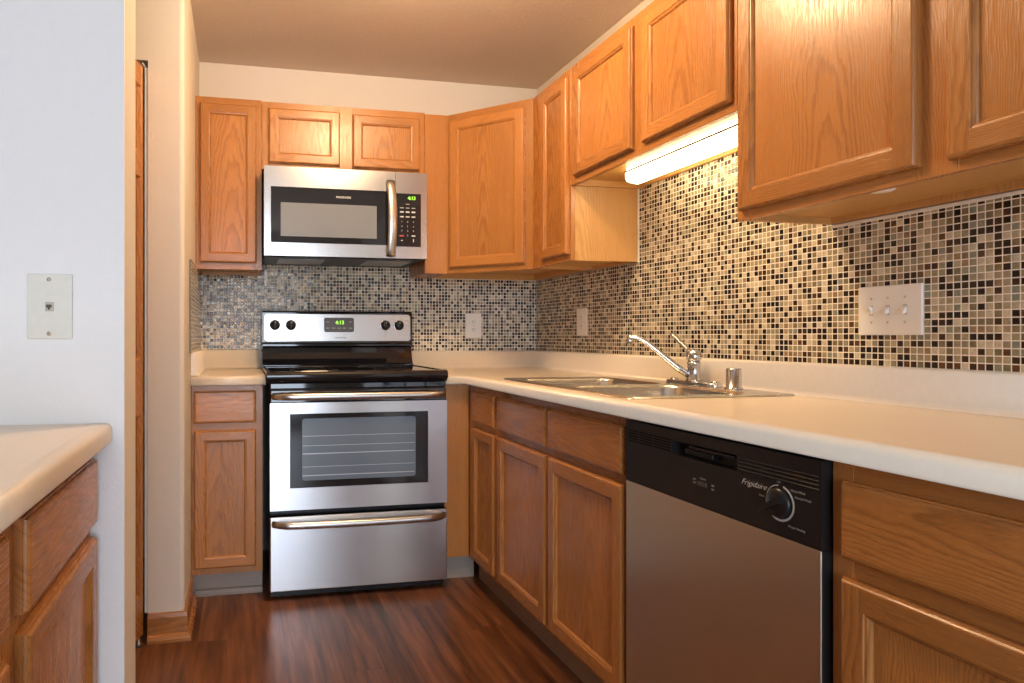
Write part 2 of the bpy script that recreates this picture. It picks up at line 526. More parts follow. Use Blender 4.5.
def frame(parent, F, a0, a1, b0, b1, stiles, rails, hz, t=0.019, name='face_frame'):
    """face frame: upright bars (a, a) full height and level bars (a, a, b, b)"""
    mb = MB()
    mb.mat('oak_v')
    for s0, s1 in stiles: fbox(mb, F, s0, s1, b0, b1, -t, 0.0, 0.0008, 1)
    mb.mat(hz)
    for r in rails: fbox(mb, F, r[0], r[1], r[2], r[3], -t + 0.0004, -0.0004)
    return mb.build(name, None, parent, weld=False)

def label_text(name, body, size, F, a, b, h, mat, parent, align='CENTER', shear=0.0, bold=0.0, sx=1.0, label=None):
    c = bpy.data.curves.new(name, 'FONT')
    c.body = body
    c.size = size
    c.align_x = align
    c.shear = shear
    c.offset = bold
    c.resolution_u = 3
    to = bpy.data.objects.new(name + '_tmp', c)
    COL.objects.link(to)
    dg = bpy.context.evaluated_depsgraph_get()
    me = bpy.data.meshes.new_from_object(to.evaluated_get(dg))
    bpy.data.objects.remove(to)
    bpy.data.curves.remove(c)
    mb = MB().mat(mat)
    vs = [mb.bm.verts.new(F.p(a + v.co.x * sx, b + v.co.y, h)) for v in me.vertices]
    for pl in me.polygons:
        try: mb._tag([mb.bm.faces.new([vs[i] for i in pl.vertices])])
        except ValueError: pass
    bpy.data.meshes.remove(me)
    r = bmesh.ops.extrude_face_region(mb.bm, geom=list(mb.bm.faces))
    nv = [g for g in r['geom'] if isinstance(g, bmesh.types.BMVert)]
    for v in nv: v.co += F.N * 0.0004
    return mb.build(name, None, parent, label, weld=False)

# ------------------------------------------------------------------ the room
XL, ZC = -1.815, 2.46
struct(MB().mat('floor').box(-5.0, 0.12, -6.3, 0.12, -0.06, 0.0).build('floor'))
struct(MB().mat('ceiling').box(-5.0, 0.12, -6.3, 0.12, ZC, ZC + 0.06).build('ceiling'))
struct(MB().mat('paint').box(-5.0, 0.12, 0.0, 0.12, 0.0, ZC).build('wall_back'))
struct(MB().mat('paint').box(0.0, 0.12, -6.3, 0.0, 0.0, ZC).build('wall_right'))
# kitchen's left wall, its rounded front end, the closet opening beside it and the header above
mb = MB().mat('paint')
r_ = 0.018
prof = [(XL, 0.0)] + [(XL - r_ + r_ * math.cos(R(t)), -0.95 + r_ - r_ * math.sin(R(t))) for t in range(0, 91, 15)] + [(-1.94, -0.95), (-1.94, 0.0)]
mb.prism(prof, 'z', 0.0, ZC)
mb.box(-2.75, -1.94, -0.95, -0.84, 2.07, ZC)
mb.box(-3.6, -2.75, -0.95, -0.84, 0.0, ZC)
struct(mb.build('wall_left'))
mb = MB().mat('paint_daylit')
mb.box(-5.0, -1.849, -2.03, -2.02, 0.0, ZC)  # thin front slab in the daylight-whitened colour
mb.mat('paint').box(-5.0, -1.849, -2.02, -1.88, 0.0, ZC)
struct(mb.build('wall_partition'))
struct(MB().mat('paint_back').box(-5.12, -5.0, -6.3, 0.0, 0.0, ZC).build('wall_far_left'))
mb = MB().mat('paint_back')
mb.box(-5.0, WX0, REAR - 0.1, REAR, 0.0, ZC)
mb.box(WX1, 0.0, REAR - 0.1, REAR, 0.0, ZC)
mb.box(WX0, WX1, REAR - 0.1, REAR, 0.0, WZ0)
mb.box(WX0, WX1, REAR - 0.1, REAR, WZ1, ZC)
struct(mb.build('wall_rear'))
mb = MB().mat('window_frame')
for x in (WX0, (WX0 + WX1) / 2 - 0.05, WX1 - 0.06): mb.box(x, x + 0.06, REAR - 0.08, REAR - 0.03, WZ0, WZ1)
for z in (WZ0, WZ1 - 0.06): mb.box(WX0, WX1, REAR - 0.075, REAR - 0.035, z, z + 0.06)
struct(mb.build('window_1'))

def base_trim(name, path, side):
    mb = MB().mat('oak_x')
    mb.sweep(path, [(0.0, 0.0), (0.026, 0.0), (0.026, 0.010), (0.020, 0.022), (0.014, 0.025), (0.012, 0.028), (0.012, 0.085), (0.008, 0.098), (0.0, 0.100)], side, False)
    return struct(mb.build(name))
base_trim('baseboard_left', [(-1.94, -0.95), (XL, -0.95), (XL, -0.61)], -1)

# oak folding closet door standing ajar in the opening
def fold_door():
    p0, p1 = Vector((-2.028, -1.236, 0)), Vector((-1.9555, -0.955, 0))
    A = (p1 - p0).normalized()
    L = (p1 - p0).length
    F = Face((p0.x, p0.y, 0), A)
    mb = MB().mat('oak_v')
    zs = [0.03, 0.17, 0.81, 1.005, 1.65, 1.74, 1.97, 2.045]
    for a0, a1 in ((0, 0.055), (L - 0.016, L)): fbox(mb, F, a0, a1, zs[0], zs[-1], -0.035, 0.0, 0.001, 1)
    mb.mat('oak_x')
    for i in (0, 2, 4, 6): fbox(mb, F, 0.055, L - 0.016, zs[i], zs[i + 1], -0.034, -0.0005)
    o = mb.build('door_1', None)
    for i in (1, 3, 5):
        pb = MB()
        rings(pb, F, 0.055, L - 0.016, zs[i], zs[i + 1], [(0, -0.001), (0.008, -0.012), (0.02, -0.012), (0.04, -0.005)], 'oak_v', 'oak_v')
        pb.mat('oak_panel')
        fbox(pb, F, 0.054, L - 0.015, zs[i] + 0.001, zs[i + 1] - 0.001, -0.03, -0.012)
        fbox(pb, F, 0.095, L - 0.05, zs[i] + 0.04, zs[i + 1] - 0.04, -0.012, -0.005)
        pb.build('panel', None, o)
    MB().mat('pivot').lathe((p1.x - 0.012, p1.y - 0.03, 0.0), (0, 0, 1), [(0.006, 0.0), (0.012, 0.001), (0.012, 0.012), (0.005, 0.013), (0.005, 0.035)], 12).build('bottom_pivot', None, o, 'grey metal pivot')
    struct(o)
fold_door()
mb = MB().mat('white_metal')
mb.box(-1.9525, -1.9405, -0.946, -0.90, 0.10, 2.045, 0.002)
mb.tube([(-1.947, -0.935, 2.035), (-1.952, -0.937, 2.052), (-1.962, -0.94, 2.062)], 0.005, 10)
struct(mb.build('trim_1'))

# ------------------------------------------------------------------ mosaic backsplash
TB = 1.0095
mb = MB().mat('tile_y').box(XL + 0.008, -1.51, -0.008, -0.0005, TB + 0.012, 1.475).box(-1.51, -0.008, -0.008, -0.0005, TB, 1.475)
o = mb.build('mosaic_backsplash')
tag(o, 'glass mosaic tile panel on the back wall behind the range', 'backsplash')
mb = MB().mat('tile_x')
mb.box(-0.008, -0.0005, -0.958, -0.008, TB, 1.392)
mb.box(-0.008, -0.0005, -1.882, -0.958, TB, 1.70)
mb.box(-0.008, -0.0005, -3.3, -1.882, TB, 1.392)
t = mb.build('mosaic_backsplash')
tag(t, 'long brown mosaic tile panel on the right wall above the sink', 'backsplash')
cb = MB().mat('caulk')
cb.box(-0.012, -0.0082, -3.3, -1.882, 1.386, 1.3945, 0.001)
cb.build('caulk_bead', None, t, 'white caulk line')
MB().mat('caulk').box(-0.012, -0.0082, -0.974, -0.967, 1.392, 1.70, 0.001).build('caulk_bead', None, t, 'white caulk line')
mb = MB().mat('tile_l').box(XL + 0.0005, XL + 0.008, -0.715, -0.0005, TB + 0.012, 1.392)
t = mb.build('mosaic_backsplash')
tag(t, 'narrow mosaic tile return on the left wall beside the small counter', 'backsplash')
MB().mat('edge_strip').box(XL + 0.0005, XL + 0.0082, -0.7165, -0.7152, TB + 0.012, 1.392).build('edge_trim', None, t, 'thin metal edge strip')

# ------------------------------------------------------------------ upper cabinets
ZU, ZT = 1.395, 2.172
UF = 0.309          # face plane depth

def upper_carcass(parent, x0, x1, y0, y1, z0, z1, front, lip=0.016):
    """side panels, top, recessed underside and back; front is the open side"""
    t = 0.014
    x0, x1 = sorted((x0, x1)); y0, y1 = sorted((y0, y1))
    mb = MB().mat('veneer')
    if front == '-y':
        mb.box(x0, x0 + t, y0, y1, z0, z1); mb.box(x1 - t, x1, y0, y1, z0, z1)
        mb.box(x0 + t, x1 - t, y1 - t, y1, z0, z1)
    else:
        mb.box(x0, x1, y0, y0 + t, z0, z1); mb.box(x0, x1, y1 - t, y1, z0, z1)
        mb.box(x1 - t, x1, y0 + t, y1 - t, z0, z1)
    mb.mat('underside')
    mb.box(x0 + 0.002, x1 - 0.002, y0 + 0.002, y1 - 0.002, z0 + lip, z0 + lip + t)
    mb.mat('veneer').box(x0 + 0.002, x1 - 0.002, y0 + 0.002, y1 - 0.002, z1 - t, z1 - 0.001)
    return mb.build('carcass', None, parent, weld=False)

EPS = 0.0008
FB = Face((0, -UF, 0), (1, 0, 0))           # back wall faces: a = x
FR = Face((-UF, 0, 0), (0, -1, 0))          # right wall faces: a = -y

c = thing('wall_cabinet', 'tall narrow single-door oak wall cabinet left of the microwave', 'cabinet', (-1.666, -0.155, ZU))
a0, a1 = XL + EPS, -1.518
upper_carcass(c, a0, a1, -UF + 0.019, -0.009, ZU, 2.181, '-y')
frame(c, FB, a0, a1, ZU, 2.181, [(a0, a0 + 0.035), (a1 - 0.04, a1)], [(a0 + 0.035, a1 - 0.04, ZU, ZU + 0.045), (a0 + 0.035, a1 - 0.04, 2.181 - 0.045, 2.181)], 'oak_x')
door(c, FB, -1.796, -1.541, 1.424, 2.150, 'oak_x', 0.05)

c = thing('wall_cabinet', 'short two-door oak wall cabinet directly above the microwave', 'cabinet', (-1.12, -0.155, 1.862))
a0, a1 = -1.517, -0.735
upper_carcass(c, a0, a1, -UF + 0.019, -0.009, 1.864, 2.177, '-y')
frame(c, FB, a0, a1, 1.864, 2.177, [(a0, a0 + 0.04), (-1.155, -1.091), (a1 - 0.04, a1)],
      [(a0 + 0.04, -1.155, 1.864, 1.90), (-1.091, a1 - 0.04, 1.864, 1.90), (a0 + 0.04, -1.155, 2.177 - 0.045, 2.177), (-1.091, a1 - 0.04, 2.177 - 0.045, 2.177)], 'oak_x')
door(c, FB, -1.487, -1.153, 1.892, 2.147, 'oak_x', 0.05)
door(c, FB, -1.093, -0.762, 1.889, 2.143, 'oak_x', 0.05)

mb = MB().mat('oak_v').box(-0.7335, -0.617, -UF, -UF + 0.30, ZU, ZT, 0.0008, 1)
tag(mb.build('filler_panel'), 'plain upright oak panel between the microwave and the corner cabinet', 'panel')

# diagonal corner cabinet
c = thing('corner_wall_cabinet', 'diagonal oak corner wall cabinet with one angled door', 'cabinet', (-0.309, -0.309, ZU))
g = 0.009
mb = MB().mat('veneer')
inner = [(-g, -g), (-0.616, -g), (-0.616, -UF + 0.004), (-UF + 0.004, -0.616), (-g, -0.616)]
mb.prism(inner, 'z', ZU + 0.03, ZT - 0.001)
mb.mat('underside')
mb.box(-0.616, -g, -g - 0.03, -g, ZU + 0.002, ZU + 0.03)
mb.box(-g - 0.03, -g, -0.616, -g - 0.03, ZU + 0.002, ZU + 0.03)
mb.build('carcass', None, c)
FD = Face((-0.616, -UF, 0), (1, -1, 0))
Ld = math.hypot(0.616 - UF, 0.616 - UF)
frame(c, FD, 0, Ld, ZU, ZT, [(0.0, 0.04), (Ld - 0.045, Ld)], [(0.04, Ld - 0.045, ZU, ZU + 0.045), (0.04, Ld - 0.045, ZT - 0.045, ZT)], 'oak_x', t=0.0035)
door(c, FD, 0.014, 0.396, 1.421, 2.139, 'oak_x', 0.052)

c = thing('wall_cabinet', 'narrow one-door oak wall cabinet on the right wall next to the corner', 'cabinet', (-0.155, -0.79, ZU))
a0, a1 = 0.617, 0.965
upper_carcass(c, -UF + 0.019, -0.009, -a1, -a0, ZU, ZT, '-x')
frame(c, FR, a0, a1, ZU, ZT, [(a0, 0.735), (a1 - 0.03, a1)], [(0.735, a1 - 0.03, ZU, ZU + 0.045), (0.735, a1 - 0.03, ZT - 0.045, ZT)], 'oak_y')
door(c, FR, 0.716, 0.955, 1.421, 2.139, 'oak_y', 0.05)

c = thing('wall_cabinet', 'short two-door oak wall cabinet over the sink with a lit lamp beneath', 'cabinet', (-0.155, -1.42, 1.695))
a0, a1, zs = 0.966, 1.877, 1.695
upper_carcass(c, -UF + 0.019, -0.009, -a1, -a0, zs, ZT, '-x', lip=0.025)
frame(c, FR, a0, a1, zs, ZT, [(a0, a0 + 0.06), (1.39, 1.48), (a1 - 0.04, a1)],
      [(a0 + 0.06, 1.39, zs, zs + 0.045), (1.48, a1 - 0.04, zs, zs + 0.045), (a0 + 0.06, 1.39, ZT - 0.045, ZT), (1.48, a1 - 0.04, ZT - 0.045, ZT)], 'oak_y')
door(c, FR, 1.006, 1.406, 1.721, 2.139, 'oak_y', 0.052)
door(c, FR, 1.464, 1.862, 1.724, 2.139, 'oak_y', 0.052)

c = thing('wall_cabinet', 'large two-door oak wall cabinet at right above the triple switch plate', 'cabinet', (-0.155, -2.37, ZU))
a0, a1 = 1.878, 2.93
upper_carcass(c, -UF + 0.019, -0.009, -a1, -a0, ZU + 0.002, ZT, '-x')
frame(c, FR, a0, a1, ZU, ZT, [(a0, a0 + 0.045), (2.36, 2.44), (a1 - 0.045, a1)],
      [(a0 + 0.045, 2.36, ZU, ZU + 0.045), (2.44, a1 - 0.045, ZU, ZU + 0.045), (a0 + 0.045, 2.36, ZT - 0.045, ZT), (2.44, a1 - 0.045, ZT - 0.045, ZT)], 'oak_y')
door(c, FR, 1.895, 2.372, 1.419, 2.139, 'oak_y', 0.055)
door(c, FR, 2.426, 2.905, 1.417, 2.139, 'oak_y', 0.055)
MB().mat('white_plastic').lathe((-0.225, -2.215, ZU + 0.0185), (0, 0, -1), [(0.0, 0.0), (0.025, 0.0), (0.025, 0.003), (0.020, 0.006), (0.0005, 0.0065)], 24).build('hole_cap', None, c, 'small round white cap')

# fluorescent lamp under the short cabinet
c = thing('under_cabinet_light', 'lit fluorescent strip light under the short wall cabinet over the sink', 'light', (-0.13, -1.50, 1.719))
MB().mat('lens').box(-0.201, -0.135, -1.81, -1.185, 1.7055, 1.7185, 0.002).build('glowing_housing', None, c)  # strip above the seam, made to glow with the diffuser's material
yA, yB = -1.812, -1.183
prof = [(-0.203, 1.699)] + [(-0.185 + 0.018 * math.cos(R(t)), 1.683 + 0.018 * math.sin(R(t))) for t in range(180, 256, 15)] + [(-0.155, 1.660), (-0.146, 1.662), (-0.138, 1.672), (-0.134, 1.699)]
MB().mat('lens').prism(prof, 'y', yA, yB).build('diffuser', None, c, 'glowing white diffuser')
MB().mat('brass_seam').box(-0.2065, -0.136, yA + 0.001, yB - 0.001, 1.6992, 1.7053).build('seam', None, c)

# ------------------------------------------------------------------ base cabinets
ZB, ZK = 0.875, 0.102
BF = 0.60
FBB = Face((0, -BF, 0), (1, 0, 0))
FRB = Face((-0.61, 0, 0), (0, -1, 0))

c = thing('base_cabinet', 'narrow oak base cabinet with one drawer and door left of the range', 'cabinet', (-1.67, -0.3, 0))
ZB = 0.885
a0, a1 = XL + EPS, -1.524
mb = MB().mat('veneer').box(a0, a1, -BF + 0.019, -0.002, ZK, ZB)
mb.build('carcass', None, c)
frame(c, FBB, a0, a1, ZK, ZB, [(a0, a0 + 0.035), (a1 - 0.04, a1)], [(a0 + 0.035, a1 - 0.04, ZK, ZK + 0.04), (a0 + 0.035, a1 - 0.04, 0.69, 0.735), (a0 + 0.035, a1 - 0.04, ZB - 0.03, ZB)], 'oak_x')
drawer_front(c, FBB, -1.804, -1.552, 0.728, 0.861, 'oak_x')
door(c, FBB, -1.804, -1.551, 0.129, 0.699, 'oak_x', 0.05)
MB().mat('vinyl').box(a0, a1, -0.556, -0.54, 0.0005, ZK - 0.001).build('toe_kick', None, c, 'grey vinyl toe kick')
MB().mat('vinyl').prism([(-0.5565, 0.0005), (-0.5705, 0.0005), (-0.5705, 0.012), (-0.566, 0.024), (-0.5565, 0.028)], 'x', a0 + 0.012, a1).build('shoe_molding', None, c, 'pale grey shoe moulding')

ZB = 0.875
mb = MB().mat('oak_v').box(-0.727, -0.6112, -BF, -BF + 0.02, ZK, ZB, 0.0008, 1)
o = tag(mb.build('filler_panel'), 'plain oak upright panel filling the corner right of the range', 'panel')
MB().mat('vinyl').box(-0.727, -0.580, -0.575, -0.563, 0.0005, ZK - 0.001).build('toe_kick', None, o, 'grey toe kick')

c = thing('base_cabinet', 'narrow oak base cabinet with one drawer and door in the inner corner', 'cabinet', (-0.31, -0.78, 0))
a0, a1 = 0.603, 0.944
MB().mat('veneer').box(-0.591, -0.002, -a1, -a0, ZK, ZB).build('carcass', None, c)
frame(c, FRB, a0, a1, ZK, ZB, [(a0, 0.69), (a1 - 0.035, a1)], [(0.69, a1 - 0.035, ZK, ZK + 0.04), (0.69, a1 - 0.035, 0.68, 0.725), (0.69, a1 - 0.035, ZB - 0.03, ZB)], 'oak_y')
drawer_front(c, FRB, 0.676, 0.926, 0.716, 0.849, 'oak_y')
door(c, FRB, 0.676, 0.926, 0.122, 0.691, 'oak_y', 0.05)
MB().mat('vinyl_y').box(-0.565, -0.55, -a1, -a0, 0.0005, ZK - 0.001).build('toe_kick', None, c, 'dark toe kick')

c = thing('sink_base_cabinet', 'two-door oak base cabinet under the sink beside the dishwasher', 'cabinet', (-0.31, -1.41, 0))
a0, a1 = 0.945, 1.8575
mb = MB().mat('veneer')
mb.box(-0.591, -0.002, -a0 - 0.016, -a0, ZK, ZB)
mb.box(-0.591, -0.002, -a1, -a1 + 0.016, ZK, ZB)
mb.box(-0.591, -0.002, -a1 + 0.016, -a0 - 0.016, ZK, ZK + 0.016)
mb.build('carcass', None, c)
frame(c, FRB, a0, a1, ZK, ZB, [(a0, a0 + 0.03), (1.365, 1.415), (a1 - 0.06, a1)],
      [(a0 + 0.03, 1.365, ZK, ZK + 0.04), (a0 + 0.03, 1.365, 0.68, 0.725), (a0 + 0.03, 1.365, ZB - 0.035, ZB),
       (1.415, a1 - 0.06, ZK, ZK + 0.04), (1.415, a1 - 0.06, 0.68, 0.725), (1.415, a1 - 0.06, ZB - 0.035, ZB)], 'oak_y')
drawer_front(c, FRB, 0.96, 1.383, 0.716, 0.847, 'oak_y', 'false_drawer_front')
drawer_front(c, FRB, 1.401, 1.836, 0.716, 0.847, 'oak_y', 'false_drawer_front')
door(c, FRB, 0.96, 1.383, 0.122, 0.691, 'oak_y', 0.055)
door(c, FRB, 1.401, 1.836, 0.122, 0.691, 'oak_y', 0.055)
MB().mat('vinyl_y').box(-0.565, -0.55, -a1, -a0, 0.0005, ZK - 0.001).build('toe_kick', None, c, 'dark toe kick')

c = thing('base_cabinet', 'oak base cabinet with wide drawer and door right of the dishwasher', 'cabinet', (-0.31, -2.9, 0))
a0, a1 = 2.4595, 3.3
MB().mat('veneer').box(-0.591, -0.002, -a1, -a0, ZK, ZB).build('carcass', None, c)
frame(c, FRB, a0, a1, ZK, ZB, [(a0, a0 + 0.04), (a1 - 0.04, a1)], [(a0 + 0.04, a1 - 0.04, ZK, ZK + 0.04), (a0 + 0.04, a1 - 0.04, 0.665, 0.72), (a0 + 0.04, a1 - 0.04, ZB - 0.04, ZB)], 'oak_y')
drawer_front(c, FRB, 2.488, 3.0, 0.710, 0.841, 'oak_y')
door(c, FRB, 2.488, 3.0, 0.122, 0.679, 'oak_y', 0.055)
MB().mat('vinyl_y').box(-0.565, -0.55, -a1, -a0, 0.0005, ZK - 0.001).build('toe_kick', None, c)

# foreground run on the left, facing the aisle
FLB = Face((-1.912, 0, 0), (0, 1, 0))
def left_base(y0, y1, d0, d1, label):
    c = thing('base_cabinet', label, 'cabinet', (-2.2, (y0 + y1) / 2, 0))
    MB().mat('veneer').box(-2.49, -1.931, y0, y1, ZK, ZB).build('carcass', None, c)
    frame(c, FLB, y0, y1, ZK, ZB, [(y0, d0 + 0.02), (d1 - 0.02, y1)], [(d0 + 0.02, d1 - 0.02, ZK, ZK + 0.04), (d0 + 0.02, d1 - 0.02, 0.68, 0.725), (d0 + 0.02, d1 - 0.02, ZB - 0.03, ZB)], 'oak_y')
    drawer_front(c, FLB, d0, d1, 0.722, 0.848, 'oak_y')
    door(c, FLB, d0, d1, 0.122, 0.697, 'oak_y', 0.055)
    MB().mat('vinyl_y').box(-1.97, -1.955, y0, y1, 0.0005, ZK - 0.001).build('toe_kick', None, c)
left_base(-2.525, -2.034, -2.49, -2.052, 'oak base cabinet at left against the window-lit partition wall')
left_base(-3.05, -2.526, -3.02, -2.56, 'nearest oak base cabinet cut off by the photo\'s left edge')

# ------------------------------------------------------------------ countertops
CT = 0.914
def arc(cx, cz, r, t0, t1, n=6):
    return [(cx + r * math.cos(R(t0 + (t1 - t0) * i / n)), cz + r * math.sin(R(t0 + (t1 - t0) * i / n))) for i in range(n + 1)]
EDGE = [(0.03, CT)] + [(d, z) for d, z in arc(0.014, CT - 0.014, 0.014, 90, 180)] + [(d, z) for d, z in arc(0.006, CT - 0.033, 0.006, 180, 270, 3)] + [(0.03, CT - 0.039)]
SPL = [(0.001, 1.0088), (0.012, 1.0088)] + arc(0.014, 1.0028, 0.006, 90, 0, 4) + [(0.020, 0.930)] + arc(0.034, 0.9285, 0.014, 180, 270, 5) + [(0.001, 0.9145)]

SX0, SX1, SY0, SY1 = -0.580, -0.038, -1.80, -0.905     # sink rim
def counter_cells(mb, xs, ys, skip):
    for i in range(len(xs) - 1):
        for j in range(len(ys) - 1):
            if (i, j) in skip: continue
            x0, x1, y0, y1 = xs[i], xs[i + 1], ys[j], ys[j + 1]
            mb.face([(x0, y0, CT), (x1, y0, CT), (x1, y1, CT), (x0, y1, CT)])
            mb.face([(x0, y0, CT - 0.039), (x0, y1, CT - 0.039), (x1, y1, CT - 0.039), (x1, y0, CT - 0.039)])

mb = MB().mat('laminate')
ex, ey = -0.615, -0.615
xs = [ex, SX0 + 0.015, SX1 - 0.015, -0.002]
ys = [-3.3, SY0 + 0.015, SY1 - 0.015, -0.002]
counter_cells(mb, xs, ys, {(1, 1)})
hx0, hx1, hy0, hy1 = xs[1], xs[2], ys[1], ys[2]
for (p, q) in (((hx0, hy0), (hx1, hy0)), ((hx1, hy0), (hx1, hy1)), ((hx1, hy1), (hx0, hy1)), ((hx0, hy1), (hx0, hy0))):
    mb.face([(*p, CT), (*q, CT), (*q, CT - 0.039), (*p, CT - 0.039)])
counter_cells(mb, [-0.734, ex], [ey, -0.002], set())
mb.sweep([(-0.734, -0.645), (-0.645, -0.645), (-0.645, -3.3)], EDGE, 1)
c = mb.build('countertop')
tag(c, 'L-shaped cream countertop running along the right wall around the sink', 'countertop')
MB().mat('laminate').sweep([(-0.734, 0.0), (0.0, 0.0), (0.0, -3.3)], SPL, -1).build('backsplash_lip', None, c)

mb = MB().mat('laminate')
UPZ = 0.010
counter_cells(mb, [XL + 0.001, -1.513], [ey, -0.002], set())
mb.sweep([(XL + 0.001, -0.645), (-1.513, -0.645)], EDGE, 1)
mb.face([(-1.513, -0.002, CT), (-1.513, ey, CT), (-1.513, ey, CT - 0.039), (-1.513, -0.002, CT - 0.039)])
for v in mb.bm.verts: v.co.z += UPZ
c = mb.build('countertop')
tag(c, 'short cream countertop piece left of the range', 'countertop')
MB().mat('laminate').sweep([(XL, -0.63), (XL, 0.0), (-1.513, 0.0)], [(d, z + UPZ + 0.002) for d, z in SPL], -1).build('backsplash_lip', None, c)

mb = MB().mat('laminate')
counter_cells(mb, [-2.5, -1.901], [-3.05, -2.0312], set())
mb.sweep([(-1.871, -3.05), (-1.871, -2.0312)], EDGE, 1)
c = mb.build('countertop')
tag(c, 'cream countertop with rounded edge in the left foreground by the partition wall', 'countertop')

# ------------------------------------------------------------------ sink
def rrect(x0, x1, y0, y1, r, n=6):
    pts = []
    for cx, cy, t0 in ((x1 - r, y1 - r, 0), (x0 + r, y1 - r, 90), (x0 + r, y0 + r, 180), (x1 - r, y0 + r, 270)):
        pts += [(cx + r * math.cos(R(t0 + 90 * i / n)), cy + r * math.sin(R(t0 + 90 * i / n))) for i in range(n + 1)]
    return pts
c = thing('kitchen_sink', 'double bowl stainless drop-in sink set in the right countertop', 'sink', ((SX0 + SX1) / 2, (SY0 + SY1) / 2, CT))
bowls = [(-0.552, -0.14, -1.345, -0.965), (-0.552, -0.14, -1.755, -1.375)]
mb = MB().mat('steel_sink')
zt = CT + 0.0055
def loop(pts, z):
    return [mb.bm.verts.new((p[0], p[1], z)) for p in pts]
def bridge(A, B):
    n = len(A)
    for i in range(n):
        f = mb.bm.faces.new((A[i], A[(i + 1) % n], B[(i + 1) % n], B[i]))
        f.material_index = mb.cur; f.smooth = True
o0 = loop(rrect(SX0, SX1, SY0, SY1, 0.02), CT + 0.0008)
o1 = loop(rrect(SX0 + 0.004, SX1 - 0.004, SY0 + 0.004, SY1 - 0.004, 0.018), zt)
bridge(o0, o1)
holes = [loop(rrect(*b, 0.055), zt) for b in bowls]
edges = []
for L in [o1] + holes:
    for i in range(len(L)):
        e = mb.bm.edges.get((L[i], L[(i + 1) % len(L)])) or mb.bm.edges.new((L[i], L[(i + 1) % len(L)]))
        edges.append(e)
bmesh.ops.triangle_fill(mb.bm, edges=edges, use_beauty=True)
mb.build('rim', None, c, weld=False)
for bi, b in enumerate(bowls):
    mb = MB().mat('steel_sink')
    x0, x1, y0, y1 = b
    prev = loop(rrect(x0, x1, y0, y1, 0.055), zt)
    for d, z, rr in ((0.004, zt - 0.003, 0.055), (0.008, zt - 0.012, 0.055), (0.014, 0.80, 0.055), (0.026, 0.765, 0.06), (0.06, 0.752, 0.05)):
        nx = loop(rrect(x0 + d, x1 - d, y0 + d, y1 - d, rr), z)
        bridge(prev, nx)
        prev = nx
    mb._tag([mb.bm.faces.new(prev)])
    o = mb.build('bowl', None, c)
    MB().mat('chrome').lathe(((x0 + x1) / 2, (y0 + y1) / 2, 0.7522), (0, 0, 1), [(0.055, 0), (0.055, 0.002), (0.045, 0.004), (0.038, 0.0015), (0.001, 0.001)], 24).build('drain', None, o)

# faucet
fx, fy = -0.072, -1.392
ft = thing('kitchen_faucet', 'chrome single-lever faucet with long spout on the sink deck', 'faucet', (fx, fy, zt))
mb = MB().mat('chrome')
loops_ = []
for inset, z in ((0.0, zt + 0.0003), (0.0, zt + 0.008), (0.004, zt + 0.012), (0.012, zt + 0.013)):
    loops_.append(loop(rrect(fx - 0.03 + inset, fx + 0.026 - inset, fy - 0.128 + inset, fy + 0.13 - inset, 0.0275 - inset), z))
for i in range(3): bridge(loops_[i], loops_[i + 1])
mb._tag([mb.bm.faces.new(loops_[-1])])
mb.build('deck_plate', None, ft)
for yy in (fy - 0.105, fy + 0.105):
    MB().mat('chrome').lathe((fx, yy, zt + 0.0131), (0, 0, 1), [(0.014, 0), (0.014, 0.003), (0.008, 0.006), (0.001, 0.0065)], 16).build('deck_cap', None, ft)
MB().mat('chrome').lathe((fx, fy, zt + 0.013), (0, 0, 1), [(0.026, 0), (0.026, 0.005), (0.0215, 0.009), (0.021, 0.056), (0.0225, 0.058), (0.0225, 0.066), (0.018, 0.067)], 28).build('body', None, ft)
lev = MB().mat('chrome').lathe((fx, fy, zt + 0.080), (0, 0, 1), [(0.018, 0), (0.025, 0.008), (0.027, 0.018), (0.024, 0.031), (0.015, 0.041), (0.001, 0.045)], 28)
lev.tube([(fx - 0.005, fy + 0.004, 1.028), (fx - 0.012, fy + 0.022, 1.045), (fx - 0.022, fy + 0.045, 1.068), (fx - 0.03, fy + 0.063, 1.088), (fx - 0.035, fy + 0.073, 1.097)],
         [0.010, 0.0095, 0.009, 0.010, 0.007], 14, flat=(1.3, 0.8))
lev.build('lever', None, ft)
sp = [(fx - 0.012, fy + 0.006, 0.950), (fx - 0.045, fy + 0.02, 0.975), (fx - 0.085, fy + 0.037, 1.012), (fx - 0.118, fy + 0.051, 1.043), (fx - 0.142, fy + 0.061, 1.064),
      (fx - 0.160, fy + 0.069, 1.077), (fx - 0.176, fy + 0.076, 1.0835), (fx - 0.190, fy + 0.082, 1.0845), (fx - 0.198, fy + 0.0855, 1.080)]
mb = MB().mat('chrome').tube(sp, [0.0115, 0.0112, 0.0108, 0.0102, 0.0098, 0.0094, 0.009, 0.009, 0.0085], 18)
spo = mb.build('spout', None, ft)
MB().mat('chrome').lathe((fx - 0.193, fy + 0.083, 1.086), (-0.12, 0.05, -1), [(0.001, -0.003), (0.0085, 0), (0.0095, 0.008), (0.0105, 0.012), (0.0105, 0.024), (0.008, 0.025)], 18).build('aerator', None, spo)

o = MB().mat('chrome').lathe((-0.084, -1.597, zt + 0.0003), (0, 0, 1), [(0.027, 0), (0.027, 0.004), (0.0225, 0.006), (0.0225, 0.062), (0.0205, 0.066), (0.001, 0.0668)], 28).build('air_gap_cap')
tag(o, 'small chrome cylinder standing on the sink deck right of the faucet', 'sink fitting')

